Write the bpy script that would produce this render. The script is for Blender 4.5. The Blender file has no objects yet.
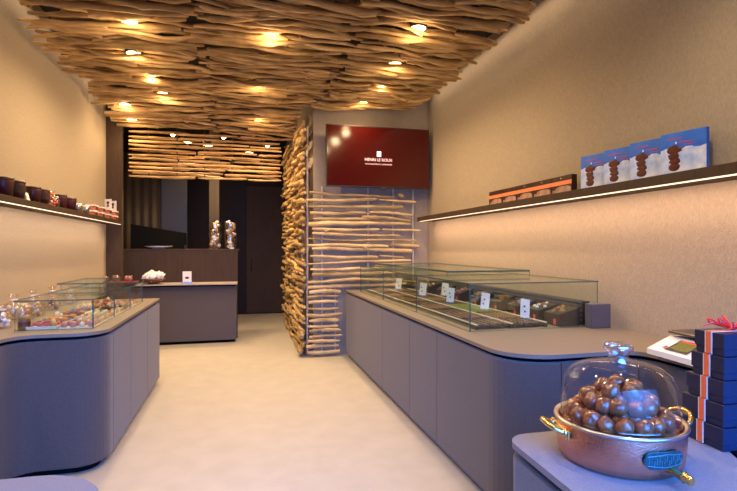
import bpy, math, random
from mathutils import Vector, Matrix, noise
PI = math.pi
random.seed(7)
S = bpy.context.scene
COL = S.collection

# ---------------------------------------------------------------- camera, world, daylight, exposure
YAW = math.atan(126.5/500.0)
cd = bpy.data.cameras.new('camera'); cam = bpy.data.objects.new('camera', cd); COL.objects.link(cam)
cd.sensor_width = 36; cd.lens = 500/737*36; cd.shift_y = 2.5/737; cd.clip_start = .05
cam.location = (0, 0, 1.5); cam.rotation_euler = (PI/2, 0, -YAW)
S.camera = cam
S.view_settings.view_transform = 'Standard'; S.view_settings.look = 'None'
S.view_settings.gamma = 1; S.view_settings.use_curve_mapping = False
S.view_settings.exposure = 0.3
w = bpy.data.worlds.new('world'); S.world = w; w.use_nodes = True
w.node_tree.nodes['Background'].inputs[0].default_value = (.30, .50, 1, 1)
w.node_tree.nodes['Background'].inputs[1].default_value = .1

def area(name, loc, rot, sx, sy, power, col, spread=PI):
    l = bpy.data.lights.new(name, 'AREA'); l.shape = 'RECTANGLE'; l.size = sx; l.size_y = sy
    l.energy = power; l.color = col; l.spread = spread
    o = bpy.data.objects.new(name, l); COL.objects.link(o); o.location = loc; o.rotation_euler = rot
    return o
# daylight coming through the shop window behind the camera
area('window_daylight', (.35, -.52, 1.25), (math.radians(63), 0, 0), 3.7, 2.0, 145, (.05, .25, 1.0), math.radians(88))
WARM = (1.0, .68, .36)
WARM2 = (1.0, .70, .44)
# wall washers hidden above the branch ceiling, along both side walls
area('wall_washer_right', (2.5, 4.2, 3.72), (0, math.radians(-14), 0), .12, 5.0, 9, WARM2)
area('wall_washer_left', (-1.78, 5.4, 3.72), (0, math.radians(14), 0), .12, 4.6, 6, WARM2)

# ---------------------------------------------------------------- materials
def mat(name, col, rough=.6, metal=0, var=0, scale=20, bump=0, bscale=None, stretch=(1, 1, 1), spec=.5, emit=None, es=0, col2=None, coat=0, sheen=0, detail=4):
    m = bpy.data.materials.new(name); m.use_nodes = True
    nt = m.node_tree; b = nt.nodes['Principled BSDF']
    b.inputs['Base Color'].default_value = (*col, 1); b.inputs['Roughness'].default_value = rough
    b.inputs['Metallic'].default_value = metal; b.inputs['Specular IOR Level'].default_value = spec
    if coat: b.inputs['Coat Weight'].default_value = coat; b.inputs['Coat Roughness'].default_value = .08
    if sheen: b.inputs['Sheen Weight'].default_value = sheen
    if emit: b.inputs['Emission Color'].default_value = (*emit, 1); b.inputs['Emission Strength'].default_value = es
    if var or bump:
        tc = nt.nodes.new('ShaderNodeTexCoord'); mp = nt.nodes.new('ShaderNodeMapping'); mp.inputs['Scale'].default_value = stretch
        nt.links.new(tc.outputs['Object'], mp.inputs[0])
    if var:
        n = nt.nodes.new('ShaderNodeTexNoise'); n.inputs['Scale'].default_value = scale; n.inputs['Detail'].default_value = detail
        nt.links.new(mp.outputs[0], n.inputs[0])
        r = nt.nodes.new('ShaderNodeValToRGB'); r.color_ramp.elements[0].position = .3; r.color_ramp.elements[1].position = .7
        c2 = col2 or tuple(min(1, c*(1+var)) for c in col); c1 = col if col2 else tuple(c*(1-var) for c in col)
        r.color_ramp.elements[0].color = (*c1, 1); r.color_ramp.elements[1].color = (*c2, 1)
        nt.links.new(n.outputs[0], r.inputs[0]); nt.links.new(r.outputs[0], b.inputs['Base Color'])
    if bump:
        n2 = nt.nodes.new('ShaderNodeTexNoise'); n2.inputs['Scale'].default_value = bscale or scale*3; n2.inputs['Detail'].default_value = 3
        nt.links.new(mp.outputs[0], n2.inputs[0])
        bp = nt.nodes.new('ShaderNodeBump'); bp.inputs['Strength'].default_value = bump; bp.inputs['Distance'].default_value = .01
        nt.links.new(n2.outputs[0], bp.inputs['Height']); nt.links.new(bp.outputs[0], b.inputs['Normal'])
    return m

def glassmat(name, tint=(.93, .98, .95), fac=.06, rough=.01, edge=.55):
    m = bpy.data.materials.new(name); m.use_nodes = True; nt = m.node_tree
    for n in list(nt.nodes): nt.nodes.remove(n)
    out = nt.nodes.new('ShaderNodeOutputMaterial'); mix = nt.nodes.new('ShaderNodeMixShader')
    t = nt.nodes.new('ShaderNodeBsdfTransparent'); t.inputs[0].default_value = (*tint, 1)
    g = nt.nodes.new('ShaderNodeBsdfGlossy'); g.inputs['Roughness'].default_value = rough; g.inputs[0].default_value = (1, 1, 1, 1)
    lw = nt.nodes.new('ShaderNodeLayerWeight'); lw.inputs[0].default_value = .35
    mr = nt.nodes.new('ShaderNodeMapRange'); mr.inputs['To Min'].default_value = fac; mr.inputs['To Max'].default_value = edge
    pw = nt.nodes.new('ShaderNodeMath'); pw.operation = 'POWER'; pw.inputs[1].default_value = 3
    nt.links.new(lw.outputs['Facing'], pw.inputs[0]); nt.links.new(pw.outputs[0], mr.inputs[0])
    nt.links.new(mr.outputs[0], mix.inputs[0]); nt.links.new(t.outputs[0], mix.inputs[1]); nt.links.new(g.outputs[0], mix.inputs[2])
    nt.links.new(mix.outputs[0], out.inputs[0]); return m

M = {}
M['wall'] = mat('wall_textile', (.365, .305, .235), .9, var=.10, scale=90, bump=.35, bscale=260, stretch=(1, 1, .5), spec=.2)
M['floor'] = mat('floor_concrete', (.50, .465, .405), .42, var=.06, scale=5, bump=.05, bscale=60, spec=.4, detail=9)
M['brown'] = mat('brown_panel', (.056, .034, .020), .6, spec=.2, var=.12, scale=40, stretch=(1, 1, .1))
M['darkwood'] = mat('dark_brown_panel', (.022, .014, .009), .5, spec=.15, var=.1, scale=30, stretch=(1, 1, .1))
M['black'] = mat('black_recess', (.004, .004, .004), .8, spec=.08)
M['ceil'] = mat('dark_ceiling', (.02, .015, .012), .9)
M['felt'] = mat('taupe_felt', (.088, .074, .076), .85, var=.16, scale=160, bump=.2, bscale=400, spec=.2, sheen=.25)
M['top'] = mat('taupe_worktop', (.20, .165, .14), .55, var=.12, scale=180, bump=.08, bscale=300, spec=.45)
M['bluefelt'] = mat('blue_lacquer', (.03, .10, .30), .4, var=.05, scale=80)
M['branch'] = mat('branch_wood', (.36, .205, .075), .75, var=.3, scale=14, bump=.8, bscale=60, stretch=(.3, 1, 1), col2=(.78, .53, .24), spec=.25, detail=8)
M['branchY'] = mat('branch_wood_side', (.36, .22, .085), .75, var=.3, scale=14, bump=.8, bscale=60, stretch=(1, .3, 1), col2=(.72, .50, .22), spec=.25, detail=8)
M['branchl'] = mat('branch_wood_pale', (.42, .28, .125), .75, var=.3, scale=14, bump=.7, bscale=60, stretch=(.3, 1, 1), col2=(.80, .60, .31), spec=.25, detail=8)
for k_ in ('branch', 'branchY', 'branchl'):
    nt = M[k_].node_tree; b = nt.nodes['Principled BSDF']; src = b.inputs['Base Color'].links[0].from_socket
    oi = nt.nodes.new('ShaderNodeObjectInfo'); mr = nt.nodes.new('ShaderNodeMapRange'); mr.inputs['To Min'].default_value = .60; mr.inputs['To Max'].default_value = 1.12
    hs = nt.nodes.new('ShaderNodeHueSaturation'); nt.links.new(oi.outputs['Random'], mr.inputs[0]); nt.links.new(mr.outputs[0], hs.inputs['Value'])
    nt.links.new(src, hs.inputs['Color']); nt.links.new(hs.outputs[0], b.inputs['Base Color'])
M['pole'] = mat('pale_pole', (.55, .50, .44), .5)
M['lens'] = mat('lamp_lens', (1, .8, .5), .4, emit=(1, .62, .22), es=14)
M['led'] = mat('led_strip', (1, .85, .7), .4, emit=(1, .74, .50), es=1.2)
M['lampbody'] = mat('lamp_body', (.03, .03, .03), .4)
M['glass'] = glassmat('clear_glass')
M['edge'] = mat('green_glass_edge', (.05, .10, .075), .2, spec=.6)
M['dome'] = glassmat('dome_glass', (.97, .97, .98), .022, .015, .75)
M['vase'] = glassmat('vase_glass', (.9, .88, .84), .12, .05, .8)
M['knob'] = glassmat('knob_glass', (.85, .84, .86), .28, .05, .9)
M['cello'] = glassmat('cellophane', (.93, .90, .88), .10, .12, .7)
M['white'] = mat('white', (.75, .73, .70), .5)
M['rail'] = mat('rail_metal', (.70, .66, .60), .4)
M['bartop'] = mat('bar_top', (.34, .29, .25), .5)
M['card'] = mat('card_white', (.80, .78, .76), .6)
M['silver'] = mat('silver', (.62, .60, .58), .25, metal=1)
M['steel'] = mat('brushed_steel', (.16, .15, .14), .45, metal=1, var=.1, scale=60, stretch=(1, .1, 1))
M['copper'] = mat('hammered_copper', (.80, .37, .25), .26, metal=1, bump=.22, bscale=210, var=.08, scale=30)
M['brass'] = mat('brass', (.80, .55, .20), .25, metal=1, var=.1, scale=50)
M['tin'] = mat('tinned_rim', (.72, .68, .64), .28, metal=1)
M['teal'] = mat('teal_plaque', (.012, .065, .075), .35, metal=.3, var=.4, scale=90)
M['tealhi'] = mat('teal_relief', (.10, .24, .24), .35, metal=.5)
M['chest'] = mat('glazed_chestnut', (.12, .030, .011), .18, var=.5, scale=26, bump=.5, bscale=60, col2=(.32, .09, .027), coat=.7)
M['choc'] = mat('dark_chocolate', (.075, .036, .022), .35, var=.3, scale=90, coat=.2)
M['choc2'] = mat('milk_chocolate', (.19, .085, .04), .4, var=.3, scale=90)
M['nut'] = mat('nut_gold', (.30, .17, .05), .6, var=.3, scale=60)
M['pist'] = mat('pistachio', (.22, .24, .04), .6, var=.3, scale=60)
M['tray'] = mat('dark_tray', (.022, .014, .013), .4)
M['whitetray'] = mat('white_tray', (.72, .66, .58), .4)
M['navy'] = mat('navy_paper', (.010, .012, .034), .4, var=.1, scale=120)
M['orange'] = mat('orange_ribbon', (.90, .145, .035), .5)
M['red'] = mat('red_ribbon', (.80, .03, .03), .4)
M['maroon'] = mat('maroon_cup', (.055, .008, .012), .35)
M['screen'] = mat('tv_screen', (.03, .002, .002), .12, emit=(.26, .012, .006), es=.10, spec=.5)
M['tvtext'] = mat('tv_text', (.8, .6, .6), .5, emit=(.85, .55, .55), es=.8)
M['tvlogo'] = mat('tv_logo', (.8, .8, .85), .5, emit=(.75, .78, .9), es=.8)
M['lcd'] = mat('scale_display', (.05, .05, .01), .2, emit=(.20, .17, .02), es=.5)
M['lcdred'] = mat('scale_display_trim', (.7, .03, .02), .4)
M['boxbrown'] = mat('gift_box_brown', (.035, .012, .008), .35)
M['boxpic'] = mat('gift_box_photo', (.20, .085, .06), .4, var=.4, scale=14, col2=(.48, .30, .24))
M['band'] = mat('orange_band', (.85, .24, .09), .5)
M['redbrown'] = mat('red_brown_print', (.10, .02, .015), .4, var=.5, scale=30, col2=(.60, .18, .07))
M['pink'] = mat('pink_tag', (.72, .10, .10), .5)
M['skyblue'] = mat('print_sky', (.02, .11, .55), .35, var=.3, scale=9, col2=(.04, .20, .72))
M['cloud'] = mat('print_cloud', (.28, .42, .78), .35, var=.3, scale=14, col2=(.74, .79, .92))
M['printbrown'] = mat('print_chocolate', (.03, .004, .004), .4, var=.4, scale=60, col2=(.14, .018, .008))
M['printred'] = mat('print_lettering', (.50, .06, .10), .4)
M['curtain'] = mat('curtain', (.06, .045, .03), .5, spec=.2, var=.15, scale=8, stretch=(1, 1, .1))
M['greypanel'] = mat('grey_panel', (.05, .055, .06), .35, spec=.3)
SW = [mat('sweet_%d' % i, c, .4, coat=.3, var=.25, scale=70) for i, c in enumerate([(.55, .22, .20), (.20, .03, .05), (.60, .26, .06), (.70, .60, .48), (.42, .08, .12), (.10, .035, .02), (.62, .45, .28), (.16, .18, .28), (.75, .12, .06)])]

# ---------------------------------------------------------------- mesh builder
class MB:
    def __init__(s): s.v = []; s.f = []; s.m = []; s.s = []; s.T = Matrix.Identity(4)
    def add(s, vs, fs, mi=0, smooth=False):
        k = len(s.v); s.v += [tuple(s.T @ Vector(p)) for p in vs]
        for f in fs: s.f.append(tuple(k+i for i in f)); s.m.append(mi); s.s.append(smooth)
        return s
    def box(s, x0, x1, y0, y1, z0, z1, mi=0, b=0):
        if b <= 0:
            vs = [(x, y, z) for x in (x0, x1) for y in (y0, y1) for z in (z0, z1)]
            return s.add(vs, [(0, 1, 3, 2), (4, 6, 7, 5), (0, 4, 5, 1), (2, 3, 7, 6), (0, 2, 6, 4), (1, 5, 7, 3)], mi)
        b = min(b, (x1-x0)/2.01, (y1-y0)/2.01, (z1-z0)/2.01)
        def ring(z, i): return [(x0+b+i*-b, y0+i*0+b-b*i*0, z)]
        # chamfered box: octagonal prism with chamfered top and bottom
        def octo(z, d):
            X0, X1, Y0, Y1 = x0+d, x1-d, y0+d, y1-d
            return [(X0+b, Y0, z), (X1-b, Y0, z), (X1, Y0+b, z), (X1, Y1-b, z), (X1-b, Y1, z), (X0+b, Y1, z), (X0, Y1-b, z), (X0, Y0+b, z)]
        bb = b*.999 if (x1-x0-2*b) < b*1.5 or (y1-y0-2*b) < b*1.5 else b
        rings = [octo(z0, bb*.7), octo(z0+b*.7, 0), octo(z1-b*.7, 0), octo(z1, bb*.7)]
        return s.loft(rings, True, mi, False)
    def loft(s, rings, cap=True, mi=0, smooth=True, closed=True):
        n = len(rings[0]); vs = [p for r in rings for p in r]; fs = []
        for i in range(len(rings)-1):
            for j in range(n if closed else n-1):
                a = i*n+j; c = i*n+(j+1) % n; fs.append((a, c, c+n, a+n))
        s.add(vs, fs, mi, smooth)
        if cap:
            s.add(rings[0], [tuple(range(n))[::-1]], mi); s.add(rings[-1], [tuple(range(n))], mi)
        return s
    def prism(s, poly, z0, z1, mi=0):
        return s.loft([[(x, y, z0) for x, y in poly], [(x, y, z1) for x, y in poly]], True, mi, False)
    def tube(s, pts, rad, n=8, mi=0, cap=True, smooth=True):
        pts = [Vector(p) for p in pts]; rings = []; up = None
        for i, p in enumerate(pts):
            t = (pts[min(i+1, len(pts)-1)]-pts[max(i-1, 0)]).normalized()
            if up is None: up = Vector((0, 0, 1)) if abs(t.z) < .9 else Vector((1, 0, 0))
            a = (up - t*up.dot(t)).normalized(); up = a; b = t.cross(a)
            r = rad[i] if isinstance(rad, (list, tuple)) else rad
            rings.append([tuple(p+(a*math.cos(q)+b*math.sin(q))*r) for q in [2*PI*k/n for k in range(n)]])
        return s.loft(rings, cap, mi, smooth)
    def lathe(s, prof, n=32, c=(0, 0, 0), mi=0, cap=False, smooth=True):
        rings = [[(c[0]+r*math.cos(2*PI*k/n), c[1]+r*math.sin(2*PI*k/n), c[2]+z) for k in range(n)] for r, z in prof]
        return s.loft(rings, cap, mi, smooth)
    def ball(s, c, r, n=12, m=8, mi=0, sq=(1, 1, 1), rough=0, seed=0):
        rings = []
        for i in range(1, m):
            th = PI*i/m; rg = []
            for k in range(n):
                q = 2*PI*k/n; d = Vector((math.sin(th)*math.cos(q), math.sin(th)*math.sin(q), -math.cos(th)))
                rr = r*(1+rough*noise.noise(d*1.7+Vector((seed*3.1, seed, 0))))
                rg.append((c[0]+d.x*rr*sq[0], c[1]+d.y*rr*sq[1], c[2]+d.z*rr*sq[2]))
            rings.append(rg)
        s.loft(rings, False, mi, True)
        k = len(s.v)-n*(m-1)
        s.v += [tuple(s.T @ Vector((c[0], c[1], c[2]-r*sq[2]))), tuple(s.T @ Vector((c[0], c[1], c[2]+r*sq[2])))]
        for j in range(n):
            s.f.append((k+(j+1) % n, k+j, len(s.v)-2)); s.m.append(mi); s.s.append(True)
            q = k+n*(m-2); s.f.append((q+j, q+(j+1) % n, len(s.v)-1)); s.m.append(mi); s.s.append(True)
        return s
    def obj(s, name, mats, parent=None, loc=None):
        me = bpy.data.meshes.new(name); me.from_pydata(s.v, [], s.f)
        if not isinstance(mats, (list, tuple)): mats = [mats]
        for m in mats: me.materials.append(m)
        me.polygons.foreach_set('material_index', s.m); me.polygons.foreach_set('use_smooth', s.s)
        me.validate(); me.update()
        o = bpy.data.objects.new(name, me); COL.objects.link(o)
        if parent: o.parent = parent
        if loc: o.location = loc
        return o

def tag(o, label=None, cat=None, group=None, kind=None):
    if label: o['label'] = label
    if cat: o['category'] = cat
    if group: o['group'] = group
    if kind: o['kind'] = kind
    return o
def thing(name, label, cat, loc=(0, 0, 0), rz=0, group=None):
    o = bpy.data.objects.new(name, None); COL.objects.link(o); o.empty_display_size = .05
    o.location = loc; o.rotation_euler = (0, 0, rz)
    return tag(o, label, cat, group)
def struct(name, mb, m): return tag(mb.obj(name, m), kind='structure')
def dup(root, loc, rot=None, label=None, scale=None, group=None):
    r = root.copy(); COL.objects.link(r); r.location = loc
    if rot is not None: r.rotation_euler = rot if isinstance(rot, tuple) else (0, 0, rot)
    if label: r['label'] = label
    if group: r['group'] = group
    if scale: r.scale = scale
    for ch in list(root.children):
        c = ch.copy(); COL.objects.link(c); c.parent = r
        for g in ch.children:
            d = g.copy(); COL.objects.link(d); d.parent = c
    return r
def bx(*a, mi=0, b=0): return MB().box(*a, mi=mi, b=b)

# ---------------------------------------------------------------- room shell
XL, XR, YT, YB, ZC = -1.91, 2.66, 6.95, 11.7, 3.85
struct('floor', bx(-3.2, 3.2, -.75, 12.0, -.1, 0), M['floor'])
struct('ceiling', bx(-3.2, 3.2, -.75, 12.0, ZC, ZC+.1), M['ceil'])
struct('wall_left', bx(XL-.15, XL, -.75, 7.95, 0, ZC), M['wall'])
struct('wall_right', bx(XR, XR+.15, -.75, YT, 0, ZC), M['wall'])
struct('wall_screen', bx(.965, XR+.15, YT, YB, 0, ZC), M['wall'])
struct('wall_brown', bx(-3.1, -1.70, 7.95, 8.05, 0, ZC), M['brown'])
struct('wall_back', bx(-3.2, 1.2, YB, YB+.1, 0, ZC), M['darkwood'])
struct('wall_back_left', bx(-3.2, -3.1, 7.95, YB, 0, ZC), M['darkwood'])
# shop front behind the camera: two piers, plinth, header, window
f = MB(); f.box(XL-.15, -1.55, -.75, -.6, 0, ZC); f.box(2.3, XR+.15, -.75, -.6, 0, ZC); f.box(-1.55, 2.3, -.75, -.6, 0, .2); f.box(-1.55, 2.3, -.75, -.6, 2.3, ZC)
struct('wall_front', f, M['wall'])

# back half: bar wall, far door
d = MB(); d.box(.10, .96, YB-.06, YB-.003, 0.03, 2.9)
dr = struct('door_1', d, M['brown'])
h = MB(); h.tube([(.20, YB-.06, 1.0), (.20, YB-.11, 1.0), (.20, YB-.11, 1.25), (.20, YB-.06, 1.25)], .01); h.obj('door_handle', M['lampbody'], dr)

# ---------------------------------------------------------------- path helpers for the counters
def fillet(pts, rads, seg=10):
    out = []
    for i, p in enumerate(pts):
        r = rads[i]
        if r <= 0: out.append(p); continue
        a = Vector(pts[i-1])-Vector(p); b = Vector(pts[(i+1) % len(pts)])-Vector(p); a.normalize(); b.normalize()
        ang = a.angle(b); t = r/math.tan(ang/2); c = Vector(p)+(a+b).normalized()*(r/math.sin(ang/2))
        s0 = Vector(p)+a*t-c; s1 = Vector(p)+b*t-c
        a0 = math.atan2(s0.y, s0.x); a1 = math.atan2(s1.y, s1.x); da = (a1-a0+PI) % (2*PI)-PI
        for k in range(seg+1):
            q = a0+da*k/seg; out.append((c.x+r*math.cos(q), c.y+r*math.sin(q)))
    return out
def offset(path, e):   # shift an open path to its left-hand side by e
    out = []
    for i, p in enumerate(path):
        a = Vector(path[max(i-1, 0)]); b = Vector(path[min(i+1, len(path)-1)]); t = (b-a).normalized()
        if 0 < i < len(path)-1:
            t1 = (Vector(p)-a).normalized(); t2 = (b-Vector(p)).normalized(); n = Vector((-t1.y-t2.y, t1.x+t2.x)).normalized()
            k = e/max(.3, n.dot(Vector((-t1.y, t1.x))))
        else: n = Vector((-t.y, t.x)); k = e
        out.append((p[0]+n.x*k, p[1]+n.y*k))
    return out
def sub(path, s0, s1):
    out = []; s = 0
    for i in range(len(path)-1):
        a = Vector(path[i]); b = Vector(path[i+1]); L = (b-a).length
        if s+L > s0 and s < s1:
            q0 = max(0, (s0-s)/L); q1 = min(1, (s1-s)/L)
            if not out: out.append(tuple(a.lerp(b, q0)))
            out.append(tuple(a.lerp(b, q1)))
        s += L
    return out
def length(path): return sum((Vector(path[i+1])-Vector(path[i])).length for i in range(len(path)-1))

def counter(front, close, side, ztop, cuts, labels, group, worktop_label, th=.022):
    # front: open path along the visible edge, inside lies on side*left; close: the points along the wall
    P = lambda e: offset(front, side*e)+close
    wt = thing('worktop', worktop_label, 'worktop', (0, 0, 0))
    MB().prism(P(0), ztop-th, ztop).obj('top_slab', M['top'], wt)
    MB().prism(P(.03), ztop-th-.022, ztop-th).obj('shadow_gap', M['black'], wt)
    zb = .055; zt = ztop-th-.024
    pl = MB().prism(P(.07), 0, zb-.001)
    tag(pl.obj('plinth', M['black']), 'black recessed plinth under the '+group, 'plinth')
    fr = offset(front, side*.006); L = length(fr); cs = [0]+cuts+[L]
    for i in range(len(cs)-1):
        seg = sub(fr, cs[i]+.003, cs[i+1]-.003)
        inner = offset(seg, side*.14)
        t = thing('counter_cabinet', labels[i], 'cabinet', (0, 0, 0), 0, group)
        MB().prism(seg+inner[::-1], zb, zt-.001).obj('carcass', M['felt'], t)
        outer = offset(seg, -side*.004)
        mid = sub(seg, 0.0, length(seg))
        MB().prism(outer+mid[::-1], zb+.006, zt-.006).obj('front_panel', M['felt'], t)

# right counter
fr = [(1.39, 6.78)] + fillet([(1.39, 6.78), (1.39, 2.38), (2.18, 2.38), (2.18, 1.25)], [0, .27, .12, 0])[1:]
ZR = .92
def sY(y): return 6.78-y
counter(fr, [(XR-.003, 1.25), (XR-.003, 6.78)], 1, ZR,
        [sY(4.93), sY(4.07), sY(3.45), sY(2.65)+.42+.02, sY(2.65)+.42+.5],
        ['taupe counter cabinet farthest along the right-hand counter, against the branch screen', 'second taupe counter cabinet from the branch screen',
         'third taupe counter cabinet from the branch screen, narrow', 'large rounded corner cabinet of the right counter, lit blue',
         'flat blue-lit cabinet end behind the copper pot', 'short cabinet under the weighing scale, behind the glass dome'],
        'right-hand counter', 'long taupe worktop of the right counter carrying the chocolate case')
# left counter
ZL = .94
fl = fillet([(-.89, 5.98), (-.89, 3.65), (-1.43, 3.65), (-1.43, 1.6)], [0, .2, .16, 0])
def sL(y): return 5.98-y
counter(fl, [(XL+.003, 1.6), (XL+.003, 5.98)], -1, ZL,
        [sL(5.25), sL(4.5), sL(3.92), sL(3.85)+.31+.42],
        ['taupe counter cabinet at the far end of the left counter', 'second taupe cabinet from the far end of the left counter', 'third taupe cabinet from the far end of the left counter',
         'rounded blue-lit corner cabinet of the left counter facing the camera', 'curved cabinet where the left counter bends towards the camera'],
        'left-hand counter', 'taupe worktop of the left counter carrying the sweets case')

# back bar
bar = thing('bar_counter', 'dark taupe bar counter with a pale top edge at the far end of the shop', 'counter', (0, 0, 0))
bx(-1.60, -.09, 8.22, 8.58, .05, .90).obj('body', M['felt'], bar)
bx(-1.58, -.11, 8.28, 8.58, 0, .05).obj('plinth', M['black'], bar)
bx(-1.60, -.07, 8.12, 8.60, .927, .945, b=.003).obj('counter_top', M['bartop'], bar)
bx(-1.60, -.09, 8.20, 8.59, .90, .9265).obj('shadow_gap', M['black'], bar)
lo = thing('bar_screen', 'brown half-height panel standing behind the far bar counter', 'partition', (0, 0, 0))
bx(-2.5, -.07, 8.61, 8.69, 0, 1.455).obj('panel', M['brown'], lo)
bx(-2.5, -.05, 8.605, 8.98, 1.457, 1.485, b=.004).obj('ledge', M['brown'], lo)
tag(bx(-.57, -.40, 9.4, 9.57, 0, ZC).obj('column', M['curtain']), 'brown square column rising behind the far bar', 'column')
# curtain and grey panel behind the bar
c = MB(); pts = []
for i in range(81): pts.append((-2.35+i*.85/80, 10.2+.012*math.sin(i*.45)))
c.loft([[(x, y, 0.02) for x, y in pts], [(x, y, 3.3) for x, y in pts]], False, 0, True, closed=False)
cu = c.obj('curtain', M['curtain']); tag(cu, 'brown pleated curtain hanging behind the far bar', 'curtain')
so = cu.modifiers.new('s', 'SOLIDIFY'); so.thickness = .006
tag(bx(-1.48, -1.02, 10.15, 10.2, 0, 3.3).obj('partition_panel', M['greypanel']), 'tall grey glossy panel beside the curtain behind the bar', 'panel')
k = thing('coffee_machine', 'large black appliance with sloping top behind the bar ledge', 'appliance', (0, 0, 0))
b = MB(); b.loft([[(-1.80, 9.05, 0), (-1.80, 9.45, 0), (-1.80, 9.45, 1.90), (-1.80, 9.05, 1.90)], [(-.96, 9.05, 0), (-.96, 9.45, 0), (-.96, 9.45, 1.76), (-.96, 9.05, 1.76)]], True, 0, False)
b.obj('housing', M['black'], k)
bx(-.955, -.94, 9.10, 9.40, 1.0, 1.55).obj('side_panel', M['lampbody'], k)

# ---------------------------------------------------------------- shelves
def shelf(name, label, x0, x1, y0, y1, z0, z1, ledx):
    t = thing(name, label, 'shelf', (0, 0, 0))
    bx(x0, x1, y0, y1, z0, z1, b=.003).obj('shelf_board', M['brown'], t)
    bx(ledx-.005, ledx+.005, y0+.02, y1-.06, z0-.008, z0-.0005).obj('led_strip', M['led'], t)
    return t
shelf('wall_shelf', 'long dark brown wall shelf with light strip on the right wall', 2.41, XR-.002, .9, 6.72, 1.878, 1.935, 2.435)
shelf('wall_shelf', 'dark brown wall shelf with light strip on the left wall', XL+.002, -1.66, 1.0, 7.88, 1.840, 1.885, -1.69)
area('led_light_right', (2.47, 3.8, 1.86), (0, math.radians(-18), 0), .03, 5.7, 22, (1, .63, .39))
area('led_light_left', (-1.72, 4.4, 1.825), (0, math.radians(18), 0), .03, 6.6, 19, (1, .72, .50))

# ---------------------------------------------------------------- branches
def branch_mb(p0, p1, r, wob, seed, seg=12, n=7):
    p0 = Vector(p0); p1 = Vector(p1); L = (p1-p0).length; pts = []; rad = []
    ph = random.random()*100; off = random.random()*50; bow = random.uniform(-1, 1)*wob*.9; bow2 = random.uniform(-1, 1)*wob*.9
    d = (p1-p0).normalized(); a = d.cross(Vector((0, 0, 1))).normalized(); b = Vector((0, 0, 1)) if abs(d.z) < .5 else Vector((1, 0, 0))
    taper = random.uniform(-.28, .28)
    for i in range(seg+1):
        t = i/seg
        wx = noise.noise(Vector((t*L*2.2+ph, off, 0)))*wob+math.sin(t*PI)*bow+noise.noise(Vector((t*L*7+ph, off, 3)))*wob*.3
        wz = noise.noise(Vector((t*L*2.2+ph, off, 9)))*wob*.8+math.sin(t*PI)*bow2*.7
        pts.append(p0.lerp(p1, t)+a*wx+b*wz)
        rr = r*(1+taper*(t-.5)*2+.28*noise.noise(Vector((t*L*6+ph, 5, off))))
        if random.random() < .10: rr *= 1.3
        rad.append(rr)
    rad[0] *= .75; rad[-1] *= .7
    m = MB(); m.tube(pts, rad, n)
    if random.random() < .45:      # a stub of a side twig
        i = random.randint(2, seg-3); q = pts[i]; sg = random.choice((-1, 1))
        m.tube([q, q+d*.05*sg+a*random.choice((-1, 1))*.04+b*random.uniform(-.03, .01), q+d*.10*sg+a*random.choice((-1, 1))*.06], [r*.55, r*.45, r*.3], 6)
    return m
ZK = 3.43
def zcan(x, y):
    z = ZK+.045*noise.noise(Vector((x*.55, y*.6, 1)))+.02*math.sin(y*2.1)
    if y > 6.6: z -= .16*((y-6.6)/1.4)**1.5
    return z
LAMPS = [(129, 24), (134, 54), (151, 78), (163, 98), (125, 104), (132, 114), (271, 37), (258, 88), (260, 115), (249, 136), (418, 32), (395, 66), (381, 87), (362, 105), (187, 129), (208, 131)]
def ray(px):
    u = (px-368.5)/500; return (u*math.cos(YAW)+math.sin(YAW), math.cos(YAW)-u*math.sin(YAW))
def at_z(px, py, z):
    d = (z-1.5)*500/(248-py); a, b = ray(px); return (a*d, b*d)
lamps = [at_z(px, py, 3.40) for px, py in LAMPS]
def join_mbs(l):
    m = MB()
    for q in l:
        k = len(m.v); m.v += q.v; m.f += [tuple(i+k for i in f) for f in q.f]; m.m += q.m; m.s += q.s
    return m
def cut_ok(p0, p1):
    return True
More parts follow.
